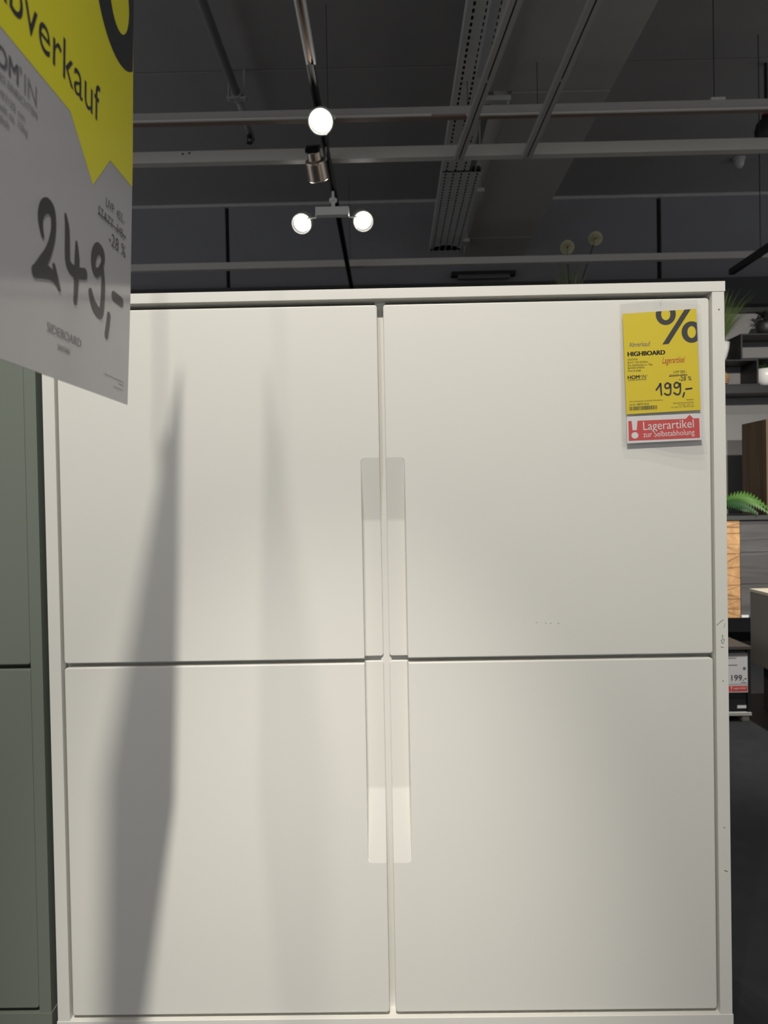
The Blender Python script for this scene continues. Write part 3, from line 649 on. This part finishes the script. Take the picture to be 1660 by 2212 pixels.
for (x, z), hub in (((1.7177, 3.383), 0.016), ((1.987, 3.461), 0.014)):
    obj('stem', tube(bmesh.new(), [(1.73, 5.75, 2.61), (1.73+(x-1.73)*0.55, 5.75, 2.61+(z-2.61)*0.6), (x, 5.75, z)], 0.006, 6), DKG, dl)
    bm = bmesh.new(); rr = random.Random(int(x*100)); n = 620
    for k in range(n):
        zz = 1-2*(k+0.5)/n; a = k*2.399963; q = math.sqrt(1-zz*zz); d = Vector((q*math.cos(a), q*math.sin(a), zz))
        c = Vector((x, 5.75, z)); s1 = d.orthogonal().normalized()*0.0009; R = 0.067*rr.uniform(0.93, 1.0)
        v = [bm.verts.new(c+d*0.012-s1), bm.verts.new(c+d*0.012+s1), bm.verts.new(c+d*R)]; bm.faces.new(v)
        s2 = d.orthogonal().normalized()*0.0062; s3 = d.cross(s2)
        for e in (s2, s3): bm.faces.new([bm.verts.new(c+d*R-e), bm.verts.new(c+d*R+e), bm.verts.new(c+d*(R-0.006))])
    hd = obj('seed_head', bm, SEED, dl)
    bm = bmesh.new(); bmesh.ops.create_icosphere(bm, subdivisions=2, radius=hub, matrix=Matrix.Translation((x, 5.75, z))); obj('seed_core', bm, DKG, hd)

# ================================================================== RIGHT-HAND DISPLAY
sb = tag(obj('wall_shelf', box(2.10, 3.4, 3.80, 4.05, 1.700, 1.754, bev=0.002), BLK), 'black wall shelf board on the grey partition at the right edge', 'shelf')
def boxshelf(label, x0, x1, z0, z1):
    t = thing('box_shelf', label, 'shelf', ((x0+x1)/2, 3.9, z0), 'black box shelves'); th = 0.010
    for nm, a in (('top_board', (x0, x1, 3.80, 4.04, z1-th, z1)), ('bottom_board', (x0, x1, 3.80, 4.04, z0, z0+th)), ('side_board', (x0, x0+th, 3.80, 4.04, z0+th, z1-th)), ('side_board', (x1-th, x1, 3.80, 4.04, z0+th, z1-th))):
        obj(nm, box(*a, bev=0.001), BLK, t)
boxshelf('lower black open box shelf holding the slatted wooden ball', 2.00, 2.553, 1.754, 1.933)
boxshelf('upper black open box shelf standing on the lower one', 2.435, 3.02, 1.933, 2.110)
POTW = mat('white_ceramic', (0.78, 0.77, 0.75), 0.3, noise=0.01, scale=10)
pt = thing('grass_pot', 'tall grass in a white tapered pot on the lower box shelf', 'plant', (2.320, 3.87, 1.933))
obj('pot', lathe(bmesh.new(), [(0, 0), (0.034, 0), (0.045, 0.03), (0.058, 0.08), (0.064, 0.13), (0.058, 0.13), (0.05, 0.11), (0, 0.11)], Matrix.Translation((2.320, 3.87, 1.933)), 28), POTW, pt, True)
g = obj('grass_tuft', blades((2.320, 3.87, 2.04), 260, 0.22, 0.40, 0.24, 0.006, rs=9), GRASS, pt); g['kind'] = 'stuff'
bl = thing('slatted_ball', 'round ball of pale wooden rings inside the lower box shelf', 'ornament', (2.333, 3.87, 1.764))
OAK = wood('oak_light', (0.36, 0.20, 0.085), (0.52, 0.31, 0.14))
for k in range(7):
    zc = 1.764+0.006+k*0.0135; rr_ = math.sqrt(max(0.0006, 0.050**2-(zc-1.764-0.047)**2))
    bm = lathe(bmesh.new(), [(rr_*0.75, -0.004), (rr_*0.98, -0.004), (rr_, 0), (rr_*0.98, 0.004), (rr_*0.75, 0.004), (rr_*0.75, -0.004)], Matrix.Translation((2.333, 3.87, zc)), 24); obj('wooden_ring', bm, OAK, bl)
obj('core', tube(bmesh.new(), [(2.333, 3.87, 1.764), (2.333, 3.87, 1.860)], 0.030, 16), wood('walnut', (0.05, 0.025, 0.012), (0.09, 0.05, 0.025)), bl)
pw = thing('leafy_pot', 'dark leafy plant in a round white pot at the right edge of the shelf', 'plant', (2.63, 3.86, 1.754))
obj('pot', lathe(bmesh.new(), [(0, 0), (0.035, 0), (0.060, 0.03), (0.070, 0.07), (0.066, 0.115), (0.058, 0.12), (0.052, 0.105), (0, 0.10)], Matrix.Translation((2.63, 3.86, 1.754)), 28), POTW, pw, True)
def leaf(bm, base, tip, wd, sag=0.02, n=5):
    base, tip = Vector(base), Vector(tip); d = tip-base; s = d.cross(Vector((0, 0, 1)));
    s = s.normalized() if s.length > 1e-6 else Vector((1, 0, 0)); pr = None
    for q in range(n+1):
        t = q/n; p = base+d*t+Vector((0, 0, sag*math.sin(math.pi*t))); ww = wd*math.sin(math.pi*min(1, 0.08+t*0.92))**0.8+0.0005
        cur = (bm.verts.new(p-s*ww/2), bm.verts.new(p+Vector((0, 0, -ww*0.12))), bm.verts.new(p+s*ww/2))
        if pr: bm.faces.new((pr[0], pr[1], cur[1], cur[0])); bm.faces.new((pr[1], pr[2], cur[2], cur[1]))
        pr = cur
rr = random.Random(5)
for k in range(11):
    a = 2*math.pi*k/11; L_ = rr.uniform(0.07, 0.125) if math.cos(a) > -0.1 else 0.068; bm = bmesh.new()
    leaf(bm, (2.63, 3.86, 1.856), (2.63+L_*math.cos(a), 3.86+0.8*L_*math.sin(a), 1.856+rr.uniform(0.01, 0.055)), 0.035); obj('leaf', bm, DKG if k % 3 else mat('mid_leaf_green', (0.07, 0.16, 0.03), 0.45, noise=0.2, scale=20), pw)
vs = thing('dark_vase', 'black vase with a bushy dark plant on the upper box shelf', 'vase', (2.645, 3.88, 2.110))
obj('vase', lathe(bmesh.new(), [(0, 0), (0.04, 0), (0.06, 0.03), (0.066, 0.075), (0.05, 0.105), (0.044, 0.105), (0, 0.095)], Matrix.Translation((2.645, 3.88, 2.110)), 24), BLK, vs, True)
bm = bmesh.new()
for k in range(40):
    a = rr.uniform(0, 6.28); L_ = rr.uniform(0.03, 0.085); z0_ = 2.205+rr.uniform(0, 0.03)
    leaf(bm, (2.645, 3.88, z0_), (2.645+L_*math.cos(a), 3.88+L_*math.sin(a), z0_+rr.uniform(-0.02, 0.075)), 0.024)
o = obj('foliage', bm, mat('near_black_leaf', (0.012, 0.014, 0.012), 0.6), vs); o['kind'] = 'stuff'

# dark sideboard with an oak end-grain column
sd = thing('sideboard', 'charcoal planked sideboard with a column of oak end-grain blocks, under the fern', 'sideboard', (2.7, 3.5, 0))
DKW = wood('charcoal_oak', (0.052, 0.050, 0.052), (0.095, 0.092, 0.095), 3.0, (0.10, 1, 1.2))
OAKB = wood('oak_end_grain', (0.38, 0.20, 0.085), (0.56, 0.33, 0.15), 5.0, (0.6, 1, 0.6))
obj('top_board', box(1.90, 3.6, 3.225, 3.76, 0.842, 0.868, bev=0.002), mat('sideboard_top', (0.045, 0.047, 0.047), 0.4, noise=0.1, scale=8), sd)
obj('carcass', box(1.92, 3.58, 3.262, 3.74, 0.236, 0.842, bev=0.002), BLK, sd)
bl_z = [(0.237, 0.351), (0.354, 0.437), (0.440, 0.632), (0.635, 0.758), (0.761, 0.838)]
rr = random.Random(11)
for a, b in bl_z:
    blk = obj('oak_block', box(1.94, 2.150, 3.240+rr.uniform(0, 0.003), 3.262, a, b, bev=0.0015), OAKB, sd)
    bm = bmesh.new(); FO = Frame((0, 3.2395, 0), (1, 0, 0), (0, 0, 1), (0, -1, 0)); ox = rr.uniform(1.99, 2.04)
    for k in range(5):
        ang = rr.uniform(-1.0, 1.0); zc = (a+b)/2; L1 = 0.11
        e = (2.149, max(a+0.003, min(b-0.003, zc+L1*math.tan(ang)*0.6)))
        stroke(bm, [(ox+0.03, zc+(e[1]-zc)*0.25), e], 0.0012, FO, 0.0)
    part_label(obj('grain_crack', bm, wood('walnut', (0.05, 0.025, 0.012), (0.09, 0.05, 0.025)), blk), 'dark radial drying cracks')['kind'] = 'stuff'
for a, b in ((0.237, 0.4425), (0.4455, 0.6395), (0.6425, 0.838)):
    obj('plank', box(2.156, 3.57, 3.247+rr.uniform(0, 0.003), 3.262, a, b, bev=0.0015), DKW, sd)
for x in (1.98, 3.5): obj('leg', box(x-0.03, x+0.03, 3.30, 3.36, 0, 0.236, bev=0.002), BLK, sd)
for x in (1.98, 3.5): obj('leg', box(x-0.03, x+0.03, 3.64, 3.70, 0, 0.236, bev=0.002), BLK, sd)
part_label(obj('edge_label', box(2.156, 2.20, 3.2415, 3.2475, 0.238, 0.253), PAPER, sd), 'small white sticker')
fe = thing('fern', 'green fern arching over the dark sideboard', 'plant', (2.06, 3.40, 0.868))
obj('pot', lathe(bmesh.new(), [(0, 0), (0.05, 0), (0.07, 0.07), (0.064, 0.07), (0.055, 0.055), (0, 0.05)], Matrix.Translation((2.06, 3.40, 0.868)), 24), BLK, fe, True)
FERN = mat('fern_green', (0.050, 0.135, 0.016), 0.5, noise=0.25, scale=25)
FERND = mat('fern_shade_green', (0.025, 0.07, 0.025), 0.5, noise=0.25, scale=25)
def frond(a, L_, rise, droop, m):
    bm = bmesh.new(); c = Vector((2.06, 3.40, 0.925)); d = Vector((math.cos(a), math.sin(a), 0)); sd_ = (Vector((-d.y, d.x, 0))*0.6+Vector((0, 0, 0.8))).normalized(); P = []
    for q in range(19):
        t = q/18; P.append(c+d*L_*t+Vector((0, 0, rise*math.sin(min(1, t*1.25)*math.pi/2)-droop*t**2.4)))
    tube(bm, P, [0.0022*(1-q/20) for q in range(19)], 5)
    for q in range(2, 19):
        ll = 0.055*math.sin(math.pi*(0.12+0.88*q/19))+0.006; tg_ = (P[q]-P[q-1]).normalized()
        for s in (-1, 1):
            e = P[q]+sd_*s*ll*0.8+tg_*ll*0.35+Vector((0, 0, -0.006)); wv = tg_*0.010
            v = [bm.verts.new(P[q]-wv), bm.verts.new(P[q]+wv), bm.verts.new(e)]; mid = bm.verts.new((P[q]+wv+e)/2+Vector((0, 0, 0.006))+tg_*0.004)
            bm.faces.new((v[0], v[1], mid)); bm.faces.new((v[0], mid, v[2]))
    for v in bm.verts: v.co.z = max(v.co.z, 0.872 if (v.co.xy-Vector((2.06, 3.40))).length > 0.075 else 0.93)
    return obj('frond', bm, m, fe)
for a, L_, ri, dr_, m in ((-0.10, 0.36, 0.115, 0.155, FERN), (-0.45, 0.30, 0.09, 0.12, FERN), (0.35, 0.30, 0.06, 0.09, FERND), (-0.8, 0.26, 0.05, 0.09, FERND), (0.1, 0.26, 0.045, 0.075, FERND), (-0.25, 0.24, 0.03, 0.055, FERND),
                          (0.8, 0.25, 0.10, 0.12, FERN), (1.5, 0.25, 0.12, 0.12, FERND), (2.3, 0.27, 0.10, 0.12, FERN), (3.0, 0.30, 0.10, 0.13, FERN), (3.7, 0.28, 0.08, 0.12, FERND), (4.4, 0.26, 0.09, 0.12, FERN)):
    frond(a, L_, ri, dr_, m)
oc = thing('oak_cabinet', 'brown oak wall cabinet standing on the charcoal sideboard behind the fern', 'cabinet', (2.8, 3.56, 0.868))
BRO = wood('brown_oak', (0.060, 0.034, 0.017), (0.105, 0.064, 0.034), 4.0, (1, 1, 0.07))
obj('body', box(2.400, 3.3, 3.40, 3.73, 0.868, 1.478, bev=0.002), BRO, oc)
dd = obj('door', box(2.412, 3.29, 3.382, 3.40, 0.878, 1.468, bev=0.002), BRO, oc)
obj('handle', box(2.44, 2.455, 3.365, 3.382, 1.08, 1.28, bev=0.002), BLK, dd)

ws = thing('low_sideboard', 'low cream-topped sideboard at the right edge in front of the charcoal one', 'sideboard', (2.0, 2.0, 0))
CREAM = mat('cream_laminate', (0.80, 0.74, 0.60), 0.4, noise=0.01, scale=8); TAUPE = mat('taupe_laminate', (0.30, 0.275, 0.245), 0.5, noise=0.02, scale=8)
obj('top_board', box(1.690, 2.15, 1.05, 2.165, 0.540, 0.554, bev=0.001), CREAM, ws)
obj('body', box(1.692, 2.148, 1.052, 2.163, 0.205, 0.540, bev=0.001), TAUPE, ws)
obj('plinth', box(1.735, 2.13, 1.09, 2.13, 0.0, 0.205, bev=0.001), mat('dark_plinth', (0.07, 0.068, 0.066), 0.6), ws)
for a, b in ((0.210, 0.372), (0.377, 0.536)):
    dd = obj('drawer', box(1.72, 2.12, 1.032, 1.052, a, b, bev=0.001), TAUPE, ws); obj('handle', box(1.86, 1.98, 1.020, 1.032, (a+b)/2-0.006, (a+b)/2+0.006, bev=0.001), BLK, dd)

bc = thing('black_nightstand', 'low black cabinet on the floor carrying a 199 price tag, beside the white highboard', 'cabinet', (1.3, 2.1, 0))
BT = mat('black_laminate', (0.020, 0.020, 0.022), 0.45, noise=0.05, scale=20)
obj('top_board', box(1.05, 1.572, 1.905, 2.34, 0.318, 0.332, bev=0.001), mat('matt_top_laminate', (0.075, 0.066, 0.060), 0.5), bc)
obj('side_panel', box(1.05, 1.064, 1.912, 2.338, 0.040, 0.318), BT, bc); obj('side_panel', box(1.556, 1.570, 1.912, 2.338, 0.040, 0.318), BT, bc)
obj('back_panel', box(1.064, 1.556, 2.326, 2.338, 0.040, 0.318), BT, bc)
obj('drawer_front', box(1.068, 1.552, 1.918, 1.934, 0.048, 0.314, bev=0.001), BT, bc)
part_label(obj('bottom_board', box(1.05, 1.570, 1.905, 2.338, 0.026, 0.040, bev=0.001), mat('grey_white_board', (0.45, 0.45, 0.43), 0.5), bc), 'pale bottom board')
for x in (1.07, 1.548):
    for y in (1.93, 2.31): obj('foot', box(x-0.015, x+0.015, y-0.015, y+0.015, 0, 0.026), TAUPE, bc)
part_label(obj('sticker', box(1.512, 1.552, 1.9170, 1.9182, 0.056, 0.069), PAPER, bc), 'small white sticker')
FN = Frame((0, 1.9110, 0), (1, 0, 0), (0, 0, 1), (0, -1, 0))
pn = thing('price_tag', 'white price tag reading 199.- with red foot, hung on the low black cabinet', 'sign', (1.51, 1.912, 0.128))
bm = bmesh.new(); prism(bm, [FN(*p) for p in ((1.440, 0.128), (1.556, 0.128), (1.556, 0.302), (1.440, 0.302))], (0, -1, 0), 0.0015); obj('card', bm, PAPER, pn)
part_label(obj('hanger_strip', flat(bmesh.new(), [(1.440, 0.288), (1.5555, 0.290), (1.5555, 0.302), (1.440, 0.302)], FN, 0.0012), mat('grey_strip', (0.12, 0.12, 0.125), 0.4), pn), 'grey hanger strip')
obj('red_panel', flat(bmesh.new(), [(1.441, 0.132), (1.554, 0.133), (1.554, 0.157), (1.441, 0.157)], FN, 0.0006), RED, pn)
obj('lettering', join([text_bm('199.-', 1.484, 0.180, FN, 0.0006, width=0.066, height=0.026, offset=0.0), text_bm('199.-', 1.4848, 0.180, FN, 0.0006, width=0.066, height=0.026)]), GREYINK, pn)
bm = bmesh.new()
for (a, b), (c, d) in (((1.450, 0.279), (1.508, 0.2815)), ((1.450, 0.248), (1.512, 0.251)), ((1.536, 0.228), (1.548, 0.240)), ((1.526, 0.1705), (1.550, 0.173)), ((1.441, 0.164), (1.554, 0.1655))):
    flat(bm, [(a, b), (c, b), (c, d), (a, d)], FN, 0.0006)
obj('print_line', bm, GREYINK, pn)
obj('exclamation_mark', join([flat(bmesh.new(), [(1.482, 0.143), (1.485, 0.143), (1.486, 0.154), (1.481, 0.154)], FN, 0.0012), flat(bmesh.new(), [(1.482, 0.136), (1.485, 0.136), (1.485, 0.140), (1.482, 0.140)], FN, 0.0012), text_bm('Lagerartikel', 1.492, 0.143, FN, 0.0012, width=0.055, height=0.009)]), PRINTW, pn)

# further spotlights of the sales floor, out of the picture
spot('spotlight far behind the camera thrown on the right-hand display', (1.6, -2.0, 2.95), (0.85, 5.9, -1.75), P_AISLE, r=0.064, mount=(1.6, -1.9, 3.3), cone=15, blend=0.7)
spot('spotlight lighting the right-hand furniture display', (2.2, 1.3, 2.93), (0.0, 1.2, -2.4), P_STORE, r=0.064, mount=(2.475, 1.3, 2.58), cone=42)
